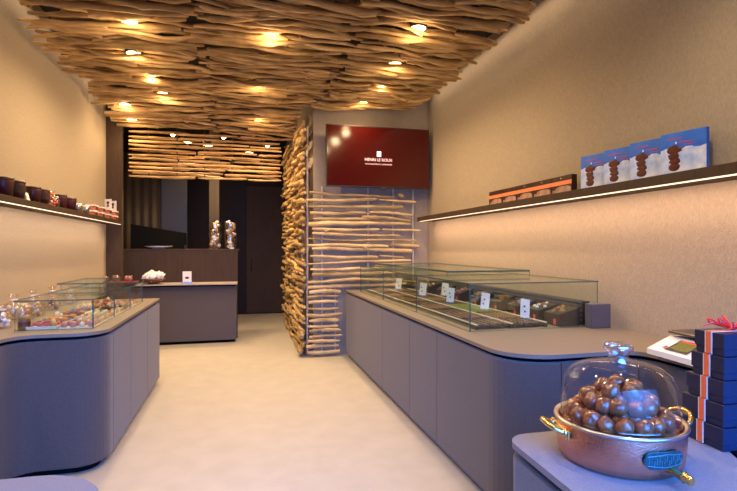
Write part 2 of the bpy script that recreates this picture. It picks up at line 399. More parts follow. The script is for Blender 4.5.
def canopy(label, xa, xb, xjit, y0, y1):
    root = thing('branch_canopy', label, 'ceiling decoration', ((xa+xb)/2, (y0+y1)/2, ZK), 0, 'driftwood branch ceiling')
    ox, oy, oz = root.location
    items = []
    y = y0; i = 0
    while y < y1:
        a0_ = xa+random.uniform(-xjit, xjit); e0_ = xb+random.uniform(-xjit, xjit)
        if y > 6.80: e0_ = min(e0_, .80)
        r = random.uniform(.015, .030)
        if e0_-a0_ > .5:
            if random.random() < .45:
                c0 = a0_+(e0_-a0_)*random.uniform(.3, .7); spans = [(a0_, c0+random.uniform(-.02, .12)), (c0, e0_)]
            else: spans = [(a0_, e0_)]
            for n_s, (a, e) in enumerate(spans):
                yy = y+random.uniform(-.012, .012)+n_s*.012; dy = random.uniform(-.06, .06)*(e-a)/1.3
                z0 = zcan(a, yy)+random.uniform(-.03, .02); z1 = zcan(e, yy)+random.uniform(-.03, .02)
                items.append((yy, branch_mb((a-ox, yy-dy-oy, z0-oz), (e-ox, yy+dy-oy, z1-oz), r*random.uniform(.85, 1.1), .055, i), True))
        y += r*2*random.uniform(1.1, 2.0); i += 1
    y = y0+.03
    while y < y1:     # second layer above
        a = xa+random.uniform(-.1, .7); e = a+random.uniform(.7, 1.2)
        e = min(e, xb+.1)
        if y > 6.80: e = min(e, .80)
        r = random.uniform(.016, .028)
        if e-a > .4 and random.random() < .8:
            z0 = zcan(a, y)+.07; z1 = zcan(e, y)+.07
            items.append((y+20, branch_mb((a-ox, y-oy, z0-oz), (e-ox, y+random.uniform(-.07, .07)-oy, z1-oz), r, .05, i), False))
        y += random.uniform(.07, .12); i += 1
    items.sort(key=lambda t: t[0])
    low = [t for t in items if t[2]]; high = [t for t in items if not t[2]]
    keep = (low+high)[:100]; rest = (low+high)[100:]
    for t in keep: t[1].obj('branch', M['branch'], root)
    if rest: tag(join_mbs([t[1] for t in rest]).obj('branch_layer', M['branch'], root), kind='stuff')
    for xb_ in (xa+.35, xb-.35):
        pts = [(xb_-ox, yy-oy, zcan(xb_, yy)+.12-oz) for yy in [y0+(y1-y0)*q/12 for q in range(13)]]
        if xb_ > .8: pts = [p for p in pts if p[1]+oy < 6.8]
        MB().tube(pts, .016, 6).obj('batten', M['lampbody'], root)
    for yy in (y0+.3, (y0+y1)/2, min(y1-.5, 6.5)):
        MB().tube([((xa+xb)/2-ox, yy-oy, zcan((xa+xb)/2, yy)-oz), ((xa+xb)/2-ox, yy-oy, ZC-oz)], .006, 6).obj('hanger_rod', M['lampbody'], root)
canopy('left third of the branch ceiling, its ragged ends along the left wall', -1.76, -.42, .13, 2.7, 7.95)
canopy('middle third of the branch ceiling, running back over the aisle', -.40, 1.0, .11, 2.7, 7.95)
canopy('right third of the branch ceiling, ending above the wall screen', 1.0, 2.28, .10, 2.7, 6.85)

# hanging valance of straight thin branches
va = thing('branch_valance', 'band of straighter golden branches hanging in front of the far bar', 'ceiling decoration', (-.5, 8.0, 2.9))
z = 2.565; k = 0
while z < 3.24:
    x = -1.62+random.uniform(0, .02)
    while x < .5:
        L = random.uniform(.55, .95); e = min(x+L, .60)
        if .60-e < .3: e = .60+random.uniform(-.03, .02)
        r = random.uniform(.014, .02)
        branch_mb((x+.5, random.uniform(-.02, .02), z-2.9+random.uniform(-.008, .008)), (e+.5, random.uniform(-.02, .02), z-2.9+random.uniform(-.008, .008)), r, .012, k, 8, 6).obj('branch', M['branch'], va)
        x = e+random.uniform(.01, .05); k += 1
    z += random.uniform(.058, .072)
z = 2.62
while z < 3.3:
    x = -1.6
    while x < .4:
        e = min(x+random.uniform(.8, 1.4), .58)
        branch_mb((x+.5, .16, z-2.9+random.uniform(-.02, .02)), (e+.5, .16, z-2.9+random.uniform(-.02, .02)), random.uniform(.018, .024), .03, z, 8, 6).obj('branch', M['branch'], va); x = e+.03
    z += random.uniform(.075, .1)
for x in (-1.35, -.95, -.55, -.15, .3):
    MB().tube([(x+.5, .035, -.33), (x+.5, .035, .93)], .008, 6).obj('hanger_rod', M['lampbody'], va)

# branch screen on the TV wall
sc = thing('branch_screen', 'screen of pale horizontal branches on poles below the television', 'wall decoration', (1.7, 6.86, 0))
for px, zz0, zz1 in ((322, .05, 2.36), (335, .05, .98), (368, .95, 2.36), (393, .95, 2.36), (413, .95, 2.34)):
    a, b = ray(px); x = a/b*6.90
    MB().tube([(x-1.7, .04, zz0), (x-1.7, .04, zz1)], .014, 8).obj('pole', M['pole'], sc)
z = .07
while z < 2.33:
    if z < .93: x0, x1 = .88+random.uniform(-.03, .03), 1.34+random.uniform(-.08, .02); segs = [(x0, x1)]
    else:
        x0 = .9+random.uniform(-.05, .05)
        if random.random() < .6:
            c = random.uniform(1.7, 2.2); segs = [(x0, c), (c+.04 if random.random() < .6 else c-.15, 2.46+random.uniform(-.25, .08))]
        else: segs = [(x0, 2.3+random.uniform(-.2, .25))]
    for j, (a, e) in enumerate(segs):
        r = random.uniform(.014, .029); dz = random.uniform(-.03, .03)*(e-a) + (.03 if j else 0)
        branch_mb((a-1.7, -.01-random.uniform(0, .02), z+dz/2), (e-1.7, -.01-random.uniform(0, .02), z-dz/2), r, .022, z, 12, 8).obj('branch', M['branchl'], sc)
    z += random.uniform(.062, .088) if z < .93 else random.uniform(.066, .098)
# side screen, dense, facing the aisle
ss = thing('branch_screen', 'dense golden screen of stacked branches covering the side of the partition', 'wall decoration', (.835, 8.2, 0))
for y in (6.98, 7.6, 8.3, 9.0, 9.7): MB().tube([(.05, y-8.2, .02), (.05, y-8.2, 3.2)], .014, 8).obj('pole', M['pole'], ss)
items = []; z = .05
while z < 3.25:
    y = 6.84+random.uniform(-.06, .06)
    while y < 9.8:
        L = random.uniform(.8, 1.3); e = min(y+L, 10.0); r = random.uniform(.02, .034)
        items.append((y+(.3 if z > 1 else 0), branch_mb((-random.uniform(-.005, .05), y-8.2, z+random.uniform(-.03, .03)), (-random.uniform(-.005, .05), e-8.2, z+random.uniform(-.05, .05)), r, .045, z, 9, 7)))
        y = e-random.uniform(0, .15)
    z += random.uniform(.055, .075)
items.sort(key=lambda t: t[0])
for t in items[:100]: t[1].obj('branch', M['branchY'], ss)
tag(join_mbs([t[1] for t in items[100:]]).obj('branch_layer', M['branchY'], ss), kind='stuff')

# ---------------------------------------------------------------- ceiling lamps between the branches
lampdesc = ['nearest lamp on the left side', 'second lamp from the near left', 'third lamp from the near left', 'fourth lamp from the near left', 'lamp close to the left wall',
            'lamp just behind the one close to the left wall', 'nearest lamp over the aisle', 'second lamp over the aisle', 'third lamp over the aisle', 'fourth lamp over the aisle, near the branch screen',
            'nearest lamp on the right side', 'second lamp on the right side', 'third lamp on the right side', 'fourth lamp on the right side, above the television', 'left lamp above the hanging branch band', 'right lamp above the hanging branch band']
for i, ((x, y), ds) in enumerate(zip(lamps, lampdesc)):
    zb = zcan(x, y)-.002
    t = thing('ceiling_lamp', 'small warm round '+ds+' glowing between branches', 'lamp', (x, y, zb), 0, 'lamps in the branch ceiling')
    MB().lathe([(.0, .10), (.075, .10), (.085, .0), (.077, .0), (.077, .02)], 20).obj('housing', M['lampbody'], t)
    MB().lathe([(.0, .004), (.066, .004), (.066, .0), (0, -.003)], 20).obj('lens', M['lens'], t)
    l = bpy.data.lights.new('lamp_light', 'SPOT'); l.energy = 66; l.color = WARM; l.spot_size = math.radians(170); l.spot_blend = .9; l.shadow_soft_size = .05
    o = bpy.data.objects.new('lamp_light', l); COL.objects.link(o); o.location = (x, y, zb-.05)
    if x < -1.35: l.energy = 15
    if x > 1.95: l.energy = 40
    l = bpy.data.lights.new('lamp_glow', 'POINT'); l.energy = 4; l.color = WARM; l.shadow_soft_size = .06
    o = bpy.data.objects.new('lamp_glow', l); COL.objects.link(o); o.location = (x, y, zb-.10)
# added unseen downlights, put in to warm the front of the shop
for i, (x, y) in enumerate(((-1.1, 1.9), (.35, 2.1), (1.75, 1.9), (-.5, .9), (1.3, .9))):
    t = thing('ceiling_lamp', 'added unseen warm downlight over the shop-window end of the room', 'lamp', (x, y, 3.40), 0, 'added downlights over the shop-window end')
    MB().lathe([(.0, .10), (.075, .10), (.085, .0), (.077, .0), (.077, .02)], 20).obj('housing', M['lampbody'], t)
    MB().tube([(0, 0, .1), (0, 0, ZC-3.40)], .008, 6).obj('hanger_rod', M['lampbody'], t)
    MB().lathe([(.0, .004), (.077, .004), (.077, .0), (0, -.003)], 20).obj('lens', M['lens'], t)
    l = bpy.data.lights.new('lamp_light', 'SPOT'); l.energy = 50; l.color = (1, .78, .53); l.spot_size = math.radians(165); l.spot_blend = .9; l.shadow_soft_size = .06
    o = bpy.data.objects.new('lamp_light', l); COL.objects.link(o); o.location = (x, y, 3.35)
# lamps in the back room behind the valance
for i, (x, y) in enumerate(((-1.1, 8.75), (-.3, 8.75), (.45, 9.3))):
    l = bpy.data.lights.new('back_lamp_light', 'POINT'); l.energy = 5; l.color = WARM; l.shadow_soft_size = .06
    o = bpy.data.objects.new('back_lamp_light', l); COL.objects.link(o); o.location = (x, y, 3.3)
    t = thing('pendant_lamp', 'warm lamp behind the hanging branch band, ' + ('over the left of the bar', 'over the right of the bar', 'over the passage')[i], 'lamp', (x, y, 3.36), 0, 'lamps behind the hanging branches')
    MB().tube([(0, 0, .05), (0, 0, ZC-3.36)], .005, 6).obj('cable', M['lampbody'], t)
    MB().lathe([(.0, .06), (.04, .05), (.055, .0), (.05, .0)], 16).obj('housing', M['lampbody'], t)
    MB().ball((0, 0, .005), .035, 12, 8).obj('bulb', M['lens'], t)

# ---------------------------------------------------------------- television
tv = thing('television', 'wall-mounted television with a dark red screen and small white lettering', 'television', (1.85, 6.74, 2.34))
TW, TH = 1.49, .85
bx(-TW/2, TW/2, -.02, .03, 0, TH, b=.006).obj('bezel', M['lampbody'], tv)
bx(-TW/2+.013, TW/2-.013, -.0235, -.0205, .018, TH-.013).obj('screen', M['screen'], tv)
bx(-.3, .3, .03, .205, .25, .6).obj('wall_bracket', M['lampbody'], tv)
bx(-.035+.07, .035+.07, -.018, .0, -.022, .002, b=.004).obj('sensor_bump', M['lampbody'], tv)
def text(body, size, loc, rot, m, parent, name='lettering', ext=.0006, align='CENTER', sx=1):
    cu = bpy.data.curves.new(name, 'FONT'); cu.body = body; cu.size = size; cu.extrude = ext; cu.align_x = align; cu.align_y = 'CENTER'; cu.resolution_u = 3
    o = bpy.data.objects.new(name, cu); COL.objects.link(o)
    bpy.context.view_layer.update()
    me = bpy.data.meshes.new_from_object(o.evaluated_get(bpy.context.evaluated_depsgraph_get()))
    bpy.data.objects.remove(o); n = bpy.data.objects.new(name, me); COL.objects.link(n); me.materials.clear(); me.materials.append(m)
    n.parent = parent; n.location = loc; n.rotation_euler = rot; n.scale = (sx, 1, 1); return n
text('HENRI LE ROUX', .058, (-.005, -.0245, .385), (PI/2, 0, 0), M['tvtext'], tv, sx=.95)
text('CHOCOLATIER ET CARAMELIER', .026, (-.005, -.0245, .325), (PI/2, 0, 0), M['tvtext'], tv, 'small_lettering', sx=1.05)
bx(-.03, .03, -.0250, -.0240, .43, .505).obj('logo', M['tvlogo'], tv)

# ---------------------------------------------------------------- glass cases
def pane(x0, x1, y0, y1, z0, z1, name, parent):
    # a pane whose thin faces are green
    m = MB(); m.box(x0, x1, y0, y1, z0, z1)
    d = (x1-x0, y1-y0, z1-z0); ax = d.index(min(d))
    fa = {0: (0, 1), 1: (2, 3), 2: (4, 5)}[ax]
    m.m = [0 if i in fa else 1 for i in range(6)]
    return m.obj(name, [M['glass'], M['edge']], parent)
def glasscase(label, x0, x1, y0, y1, z0, z1, nseg, open_back=None, topx=None):
    t = thing('glass_case', label, 'display case', (0, 0, 0))
    th = .008
    ys = [y0+(y1-y0)*i/nseg for i in range(nseg+1)]
    frontx, sg = (x0, 1) if open_back == 'R' else (x1, -1)
    for i in range(nseg):
        a, b = ys[i]+.002, ys[i+1]-.002
        pane(min(frontx, frontx+sg*th), max(frontx, frontx+sg*th), a, b, z0+.002, z1-th, 'front_pane', t)
        pane(x0, x1, a, b, z1-th, z1, 'top_pane', t)
    for y in (y0, y1-th):
        pane(x0+th+.001, x1-th-.001, y, y+th, z0+.002, z1-th-.001, 'end_pane', t)
    return t
glasscase('clear glass case over the chocolates on the right counter', 1.52, 2.56, 3.17, 6.45, ZR, 1.256, 3, 'R')
gs = thing('glass_shelf', 'narrow raised glass shelf above the far part of the chocolate case', 'shelf', (0, 0, 0))
pane(1.72, 2.52, 4.02, 6.40, 1.287, 1.302, 'shelf_pane', gs)
pane(1.72, 2.52, 4.02, 4.03, 1.258, 1.286, 'support_pane', gs); pane(1.72, 2.52, 6.38, 6.39, 1.258, 1.286, 'support_pane', gs)
glasscase('low clear glass case over the sweets on the left counter', -1.49, -1.0, 3.84, 5.62, ZL, 1.145, 3, 'L')
gs = thing('glass_shelf', 'small raised glass shelf above the far half of the sweets case', 'shelf', (0, 0, 0))
pane(-1.52, -1.18, 4.75, 5.55, 1.190, 1.199, 'shelf_pane', gs)
for yy in (4.78, 5.5): pane(-1.5, -1.2, yy, yy+.01, 1.147, 1.189, 'support_pane', gs)

# chocolates in the right case
def tray(x, y, z, lx, ly, m, rim, label, group, h=.008):
    t = thing('display_tray', label, 'tray', (x, y, z), 0, group)
    bx(-lx/2, lx/2, -ly/2, ly/2, 0, .004).obj('base', m, t)
    r = MB(); r.box(-lx/2, -lx/2+.004, -ly/2, ly/2, .004, h); r.box(lx/2-.004, lx/2, -ly/2, ly/2, .004, h); r.box(-lx/2+.004, lx/2-.004, -ly/2, -ly/2+.004, .004, h); r.box(-lx/2+.004, lx/2-.004, ly/2-.004, ly/2, .004, h)
    r.obj('rim', m, t); return t
ordn = ['nearest', 'second', 'third', 'fourth', 'fifth', 'sixth', 'seventh', 'eighth', 'ninth', 'tenth']
piece = {}
def choc_mesh(kind, m):
    b = MB()
    if kind == 0: b.box(-.013, .013, -.016, .016, 0, .014, b=.003)
    elif kind == 1: b.ball((0, 0, .012), .013, 10, 6, sq=(1, 1, .92))
    else: b.box(-.010, .010, -.020, .020, 0, .012, b=.004)
    return b, m
protos = []
for kd, m in ((0, 'choc'), (1, 'choc2'), (2, 'choc'), (1, 'pist'), (0, 'choc2'), (1, 'nut')):
    b, _ = choc_mesh(kd, m); b.v = [(p[0]*1.4, p[1]*1.04, p[2]*1.1) for p in b.v]; protos.append((b, M[m]))
cnt = 0; stuffmb = MB(); placed = {}
cells = []
rows = [('front', 1.755, .26), ('middle', 2.03, .26)]
ny = 10; y00 = 3.25; dy = .315
for j in range(ny):
    for ri, (rn, x, lx) in enumerate(rows):
        yc = y00+dy*(j+.5); tray(x, yc, ZR+.012, lx-.01, dy-.001, M['tray'], None, '%s dark tray of chocolates from the near end, %s row' % (ordn[j], rn), 'dark chocolate trays')
        kd = 3 if (ri == 1 and j in (2, 3)) else [0, 4, 2, 1, 0, 5, 2, 4, 0, 1][(j*3+ri*4) % 10]
        for a in range(5):
            for c_ in range(7):
                cells.append((x-lx/2+.03+a*(lx-.06)/4, yc-dy/2+.03+c_*(dy-.06)/6, kd, j, rn))
ks = MB()
for q, (x, y, kd, j, rn) in enumerate(cells):
    if q < 280:
        key = kd
        if key not in placed:
            o = protos[kd][0].obj('chocolate', protos[kd][1]); placed[key] = o
        else: o = placed[key].copy(); COL.objects.link(o)
        o.location = (x, y, ZR+.0165); o.rotation_euler = (0, 0, random.uniform(-.15, .15))
        tag(o, '%s, %s tray from the near end, %s row' % ((['square dark chocolate', 'round milk chocolate', 'oblong dark chocolate', 'round green pistachio chocolate', 'square milk chocolate', 'round golden nut chocolate'][kd]), ordn[j], rn), 'chocolate', 'chocolates in the %s %s tray' % (ordn[j], rn))
    else:
        b = protos[kd][0]; k = len(ks.v); ks.v += [(v[0]+x, v[1]+y, v[2]+ZR+.0165) for v in b.v]
        ks.f += [tuple(i+k for i in f) for f in b.f]; ks.m += [(0 if kd in (0, 2) else 1)]*len(b.f); ks.s += b.s
tag(ks.obj('chocolate_assortment', [M['choc'], M['choc2']]), 'remaining chocolates filling the far trays of the right case', 'chocolates', kind='stuff')
for i, x in enumerate((1.610, 1.888, 2.166)):
    t = thing('tray_rail', ['rail along the front of the chocolate trays', 'rail between the two rows of chocolate trays', 'rail behind the two rows of chocolate trays'][i], 'rail', (x, 4.82, ZR+.001), 0, 'rails in the chocolate case')
    bx(-.010, .010, -1.58, 1.59, 0, .030).obj('rail_body', M['tray'], t); bx(-.009, .006, -1.582, 1.59, .0305, .037, b=.001).obj('rail_strip', M['rail'], t)
# slatted dark riser and end block at the back of the case
rs = thing('display_riser', 'dark slatted riser at the back of the chocolate case', 'riser', (0, 0, 0))
bx(2.475, 2.535, 3.24, 6.41, ZR+.001, 1.10).obj('board', M['tray'], rs)
for z in (.95, .985, 1.02, 1.055, 1.085): bx(2.466, 2.4745, 3.24, 6.41, z, z+.018).obj('slat', M['felt'], rs)
tag(bx(2.435, 2.60, 3.09, 3.165, ZR+.001, 1.095, b=.004).obj('charcoal_block', M['felt']), 'small charcoal block beside the near end of the chocolate case', 'block')
# open boxes of chocolates at the back
def gift_bin(x, y, rz, fill, label, lx=.17, ly=.19, h=.135):
    t = thing('chocolate_box', label, 'box', (x, y, ZR+.002), rz, 'open boxes of chocolates')
    b = MB()
    b.loft([[(-lx/2, -ly/2, 0), (-lx/2, ly/2, 0), (-lx/2, ly/2, h*.65), (-lx/2, -ly/2, h*.65)], [(lx/2, -ly/2, 0), (lx/2, ly/2, 0), (lx/2, ly/2, h), (lx/2, -ly/2, h)]], True, 0, False)
    b.obj('carton', M['tray'], t)
    c_ = MB()
    for q in range(14):
        xx = random.uniform(-lx/2+.025, lx/2-.03); yy = random.uniform(-ly/2+.025, ly/2-.025)
        c_.ball((xx, yy, h*.65+(xx+lx/2)/lx*h*.35+.004), .014, 8, 5, mi=q % 2, rough=.3, seed=q)
    tag(c_.obj('filling', [fill, M['choc2']], t), kind='stuff')
    bx(-lx/2-.004, -lx/2-.0005, ly/2*-.55, ly/2*-.25, .01, .05).obj('tag', M['pink'], t)
    bx(-.02, .03, -ly/2+.01, ly/2-.05, h*.88, h*.88+.003).obj('lid_window', M['glass'], t)
fills = [M['nut'], M['white'], SW[7], M['choc2'], M['nut'], SW[4], M['choc'], SW[6]]
for i, y in enumerate((3.34, 3.60, 3.90, 4.25, 4.65, 5.1, 5.55, 6.0)):
    gift_bin(2.345, y-.03, random.uniform(-.12, .12), fills[i], '%s open dark box of chocolates from the near end, behind the trays' % ordn[i])
# price cards
def card(x, y, z, rz, label, w_=.055, h_=.11, group='white price cards in the chocolate case'):
    t = thing('price_card', label, 'card', (x, y, z), rz, group)
    q = bx(-w_/2, w_/2, -.002, .002, 0.004, h_).obj('card_face', M['card'], t); q.rotation_euler = (math.radians(-14), math.radians(9), 0)
    for zz in (.62, .35): 
        e = MB().ball((random.uniform(-.01, .01), -.004, h_*zz), .008, 8, 5, sq=(1, .3, 1)).obj('printed_picture', M['choc'], t); e.rotation_euler = (math.radians(-9), 0, 0)
    bx(-w_/2, w_/2, -.01, .02, 0, .004).obj('foot', M['silver'], t)
cl = ['farthest white price card in the chocolate case', 'white price card second from the far end of the case', 'white price card set back against the riser', 'white price card in the middle of the case', 'tall white price card, second from the near end', 'nearest white price card, tilted beside the open boxes']
for i, (x, y) in enumerate(((2.0, 6.32), (2.0, 5.40), (2.24, 5.32), (2.02, 4.66), (2.08, 4.04), (2.13, 3.47))):
    card(x, y, ZR+.034, random.uniform(-.3, -.1), cl[i], .075, .15)

# ---------------------------------------------------------------- sweets in the left case
jar = thing('sweet_jar', 'small brown jar at the near left corner of the sweets case', 'jar', (-1.448, 3.905, ZL+.001))
MB().lathe([(0, 0), (.036, 0), (.038, .01), (.038, .065), (.034, .074)], 20, cap=False).obj('body', M['choc2'], jar)
MB().lathe([(.036, .074), (.037, .09), (0, .091)], 20).obj('lid', M['nut'], jar)
MB().lathe([(.0385, .02), (.0385, .055)], 20).obj('label_band', M['printbrown'], jar)
sp = []
for kd in range(9):
    b = MB()
    if kd % 3 == 0: b.ball((0, 0, .014), .017, 10, 6, rough=.4, seed=kd)
    elif kd % 3 == 1:
        b.box(-.014, .014, -.010, .010, 0, .016, b=.004); b.lathe([(.009, 0), (.001, .009)], 6, (0.02, 0, .004)); b.lathe([(.009, 0), (.001, .009)], 6, (-.02, 0, .004))
    else: b.box(-.015, .015, -.015, .015, 0, .020, b=.005)
    sp.append((b, SW[kd]))
done = {}
cname = ['pink', 'dark cherry', 'orange', 'cream', 'raspberry red', 'dark brown', 'caramel', 'slate blue', 'bright red']
for j in range(7):
    for ri, x in enumerate((-1.118, -1.335)):
        y = 3.87+.12+j*.245; z = ZL+.001+ri*.012
        if ri == 1:
            pass
        t = tray(x, y, z, (.225, .20)[ri], .235, M['whitetray'], None, '%s white tray of sweets from the near end, %s row' % (ordn[j], ('aisle', 'wall')[ri]), 'white sweet trays')
        if ri == 1: bx(-.095, .095, -.115, .115, -.0115, -.0003).obj('riser_block', M['whitetray'], t)
        kd = [0, 4, 6, 2, 3, 1, 2, 7, 5, 6, 0, 8, 2, 4][(j*2+ri) % 14]; kd2 = (kd*2+3) % 9
        for a in range(4):
            for c_ in range(5):
                kk = kd if random.random() < .62 else random.choice((kd2, kd2, 3, 1, 2))
                if kk not in done: o = sp[kk][0].obj('sweet', sp[kk][1]); done[kk] = o
                else: o = done[kk].copy(); COL.objects.link(o)
                o.location = (x-(.085, .07)[ri]+a*(.055, .046)[ri]+random.uniform(-.006, .006), y-.09+c_*.045+random.uniform(-.005, .005), z+.005)
                o.rotation_euler = (0, 0, random.uniform(0, 3)); s_ = random.uniform(.9, 1.25); o.scale = (s_, s_, s_*1.2)
                tag(o, '%s sweet in the %s white tray of the %s row' % (cname[kk], ordn[j], ('aisle', 'wall')[ri]), 'sweet', '%s sweets in the %s %s tray' % (cname[kk], ordn[j], ('aisle', 'wall')[ri]))

# cellophane bags behind the left case
def cello_bag(label, x, y, z, s_, cols, rz, group):
    t = thing('cellophane_bag', label, 'bag', (x, y, z), rz, group)
    n = 16; rings = []
    for zz, r in ((0, .042), (.01, .052), (.05, .056), (.085, .045), (.105, .016), (.112, .012), (.128, .022), (.142, .028)):
        rings.append([(r*s_*(1+.16*noise.noise(Vector((k*.9, zz*30, x*5))))*math.cos(2*PI*k/n), r*s_*.8*(1+.2*math.sin(k*2.3+zz*20)*(.5 if zz > .1 else .15))*math.sin(2*PI*k/n), zz*s_+(.012*s_*math.sin(k*2.7) if zz > .15 else 0)) for k in range(n)])
    b = MB().loft(rings, False, 0, True); b.obj('wrapping', M['cello'], t)
    c_ = MB()
    for q in range(16):
        a = random.uniform(0, 6.28); rr = random.uniform(0, .034)*s_
        c_.ball((rr*math.cos(a), rr*.8*math.sin(a), (.013+.075*q/16)*s_), .013*s_, 7, 5, mi=q % len(cols), rough=.3, seed=q)
    tag(c_.obj('filling', cols, t), kind='stuff')
    MB().lathe([(.015*s_, .102*s_), (.019*s_, .108*s_), (.015*s_, .114*s_)], 12).obj('ribbon', cols[0], t)
bagspec = [(-1.56, 3.42, 1.25, [SW[8], SW[2]], 'red and orange cellophane bag of sweets, nearest on the left counter'), (-1.72, 3.55, 1.2, [SW[7], SW[5]], 'dark blue and brown bag behind the nearest red one'),
           (-1.60, 3.66, 1.1, [SW[8], M['white']], 'red and white bag just left of the sweets case'), (-1.74, 3.85, 1.3, [SW[6], SW[3]], 'caramel coloured bag behind the near corner of the case'),
           (-1.62, 4.02, 1.1, [SW[3], M['white']], 'pale cream bag behind the brown jar'), (-1.74, 4.18, 1.35, [M['white'], SW[7]], 'tall white and slate bag along the left wall'),
           (-1.60, 4.32, 1.15, [SW[3], SW[0]], 'cream and pink bag halfway along the case'), (-1.73, 4.48, 1.3, [M['white'], SW[6]], 'white and caramel bag halfway along the wall'),
           (-1.62, 4.64, 1.15, [SW[2], SW[3]], 'orange and cream bag behind the glass shelf end'), (-1.73, 4.85, 1.3, [M['white'], SW[3]], 'all white bag behind the glass shelf'),
           (-1.66, 5.08, 1.15, [SW[6], SW[5]], 'brown bag behind the glass shelf'), (-1.74, 5.32, 1.3, [M['white'], SW[0]], 'white and pink bag near the far end of the left wall'),
           (-1.66, 5.58, 1.2, [M['white'], SW[3]], 'farthest pale bag on the left counter')]
for x, y, s_, cols, lb in bagspec: cello_bag(lb, x, y, ZL+.001, s_*1.08, cols, random.uniform(0, 3), 'cellophane bags on the left counter')

# ---------------------------------------------------------------- left shelf goods
ZS = 1.886
def cup(label, y, x=-1.76, s_=1.0, band=False):
    t = thing('chocolate_cup', label, 'jar', (x, y, ZS), 0, 'maroon jars on the left shelf')
    MB().lathe([(0, 0), (.042*s_, 0), (.052*s_, .10*s_), (.050*s_, .105*s_), (0, .105*s_)], 20).obj('body', M['maroon'], t)
    MB().lathe([(.053*s_, .106*s_), (.054*s_, .118*s_), (0, .12*s_)], 20).obj('lid', M['boxbrown'], t)
    if band:
        m = MB(); m.lathe([(.0495*s_, .045*s_), (.0525*s_, .08*s_)], 20); m.v = [(v[0]*1.01, v[1]*1.01, v[2]) for v in m.v]; m.obj('label_band', M['brown'], t)
for i, (px, sc_, bd) in enumerate(((4, 1.05, 0), (16, 1.05, 1), (33, 1.0, 0), (42, 1.0, 1), (60, 1.0, 0), (70, .98, 0), (25.5, .6, 0))):
    a, b = ray(px); x = -1.76 if i != 6 else -1.84; y = x*b/a
    sc_ *= 1.22; cup(['nearest maroon jar on the left shelf', 'second maroon jar on the left shelf, with a banded label', 'third maroon jar on the left shelf, right of the white card', 'fourth maroon jar on the left shelf, with a banded label', 'fifth maroon jar, right of the wrapped sweets on the left shelf', 'sixth maroon jar, left of the silver jars', 'smaller maroon jar standing behind the white card on the left shelf'][i], y, x, sc_, bd)
def ypx(px, x): a, b = ray(px); return x*b/a
c_ = thing('white_card', 'folded white card between maroon jars on the left shelf', 'card', (-1.74, ypx(26.5, -1.74), ZS))
m = MB(); m.loft([[(-.02, -.03, 0), (.02, -.03, 0), (.0, -.03, .075)], [(-.02, .03, 0), (.02, .03, 0), (.0, .03, .075)]], True, 0, False); m.obj('card_face', M['card'], c_)
cello_bag('cellophane bag of red and white sweets on the left shelf', -1.75, ypx(52, -1.75), ZS, 1.15, [SW[8], SW[3]], .4, 'cellophane bags on the left shelf')
for i, px in enumerate((78, 85.5)):
    t = thing('silver_jar', ['silver capped jar right of the maroon jars', 'silver capped jar left of the red and white boxes'][i], 'jar', (-1.75, ypx(px, -1.75), ZS), 0, 'silver jars on the left shelf')
    MB().lathe([(0, 0), (.04, 0), (.04, .075), (.036, .085)], 18).obj('body', M['silver'], t); MB().lathe([(.038, .085), (.039, .105), (0, .106)], 18).obj('lid', M['white'], t)
pr = None
for i, (px, lv) in enumerate(((91.5, 0), (99, 0), (106, 0), (112.7, 0), (92, 1), (99.3, 1), (106.3, 1), (113, 1))):
    y = ypx(px, -1.74); lb = '%s red and white sweet box in the %s layer on the left shelf' % (ordn[i % 4], ('bottom', 'top')[lv])
    if pr is None:
        pr = thing('sweet_box', lb, 'box', (-1.74, y, ZS+lv*.067), 0, 'red and white boxes on the left shelf')
        bx(-.05, .05, -.085, .085, 0, .045).obj('carton', M['redbrown'], pr); bx(-.052, .052, -.087, .087, .045, .062).obj('lid', M['card'], pr)
        bx(.0505, .053, -.03, .03, .008, .036).obj('label_patch', M['boxbrown'], pr)
    else: dup(pr, (-1.74, y, ZS+lv*.067), 0, lb)
for i, (px, dz) in enumerate(((108.5, 0), (113.4, 0))):
    t = thing('picture_card', ['white picture card on the red and white boxes, nearer one', 'white picture card on the red and white boxes, at the shelf end'][i], 'card', (-1.74, ypx(px, -1.74)-.02, ZS+.1295), -.5, 'picture cards on the boxes')
    q = bx(-.055, .055, -.002, .002, 0, .14).obj('card_face', M['card'], t); MB().ball((0, -.004, .09), .022, 10, 6, sq=(1, .1, 1)).obj('printed_picture', M['choc'], t)
    MB().ball((0, -.004, .05), .018, 10, 6, sq=(1, .1, 1)).obj('printed_picture', M['maroon'], t)

# ---------------------------------------------------------------- back bar goods
bw = thing('paper_bowl', 'brown bowl filled with white paper wraps on the far bar', 'bowl', (-1.33, 8.30, .946))
MB().lathe([(0, 0), (.07, 0), (.08, .012), (.17, .075), (.175, .085), (.16, .078), (.07, .02), (0, .018)], 24).obj('bowl', M['choc2'], bw)
for q in range(11):
    a = q*2.4; rr = .11 if q < 8 else .03; m = MB()
    m.ball((0, 0, 0), .055, 8, 6, rough=.9, seed=q, sq=(1, .7, 1.1)); o = m.obj('paper_wrap', M['card'], bw, (rr*math.cos(a), rr*math.sin(a), .105+(.03 if q >= 8 else 0)+.02*(q % 2)))
    o.rotation_euler = (.5*math.sin(a), .5*math.cos(a), a)
x = -1.01
cs = thing('menu_card', 'white card on a small stand on the far bar', 'card', (ypx(0, 1)*0-.83, 8.25, .946))
bx(-.075, .075, -.02, .03, 0, .03, b=.004).obj('stand', M['silver'], cs); bx(-.065, .065, -.003, .003, .03, .19).obj('card_face', M['card'], cs)
MB().ball((0, -.004, .09), .024, 10, 6, sq=(1.3, .15, .8)).obj('printed_picture', M['maroon'], cs)
sd = thing('serving_dish', 'wide shallow silver dish on the ledge above the bar', 'dish', (-1.32, 8.78, 1.486))
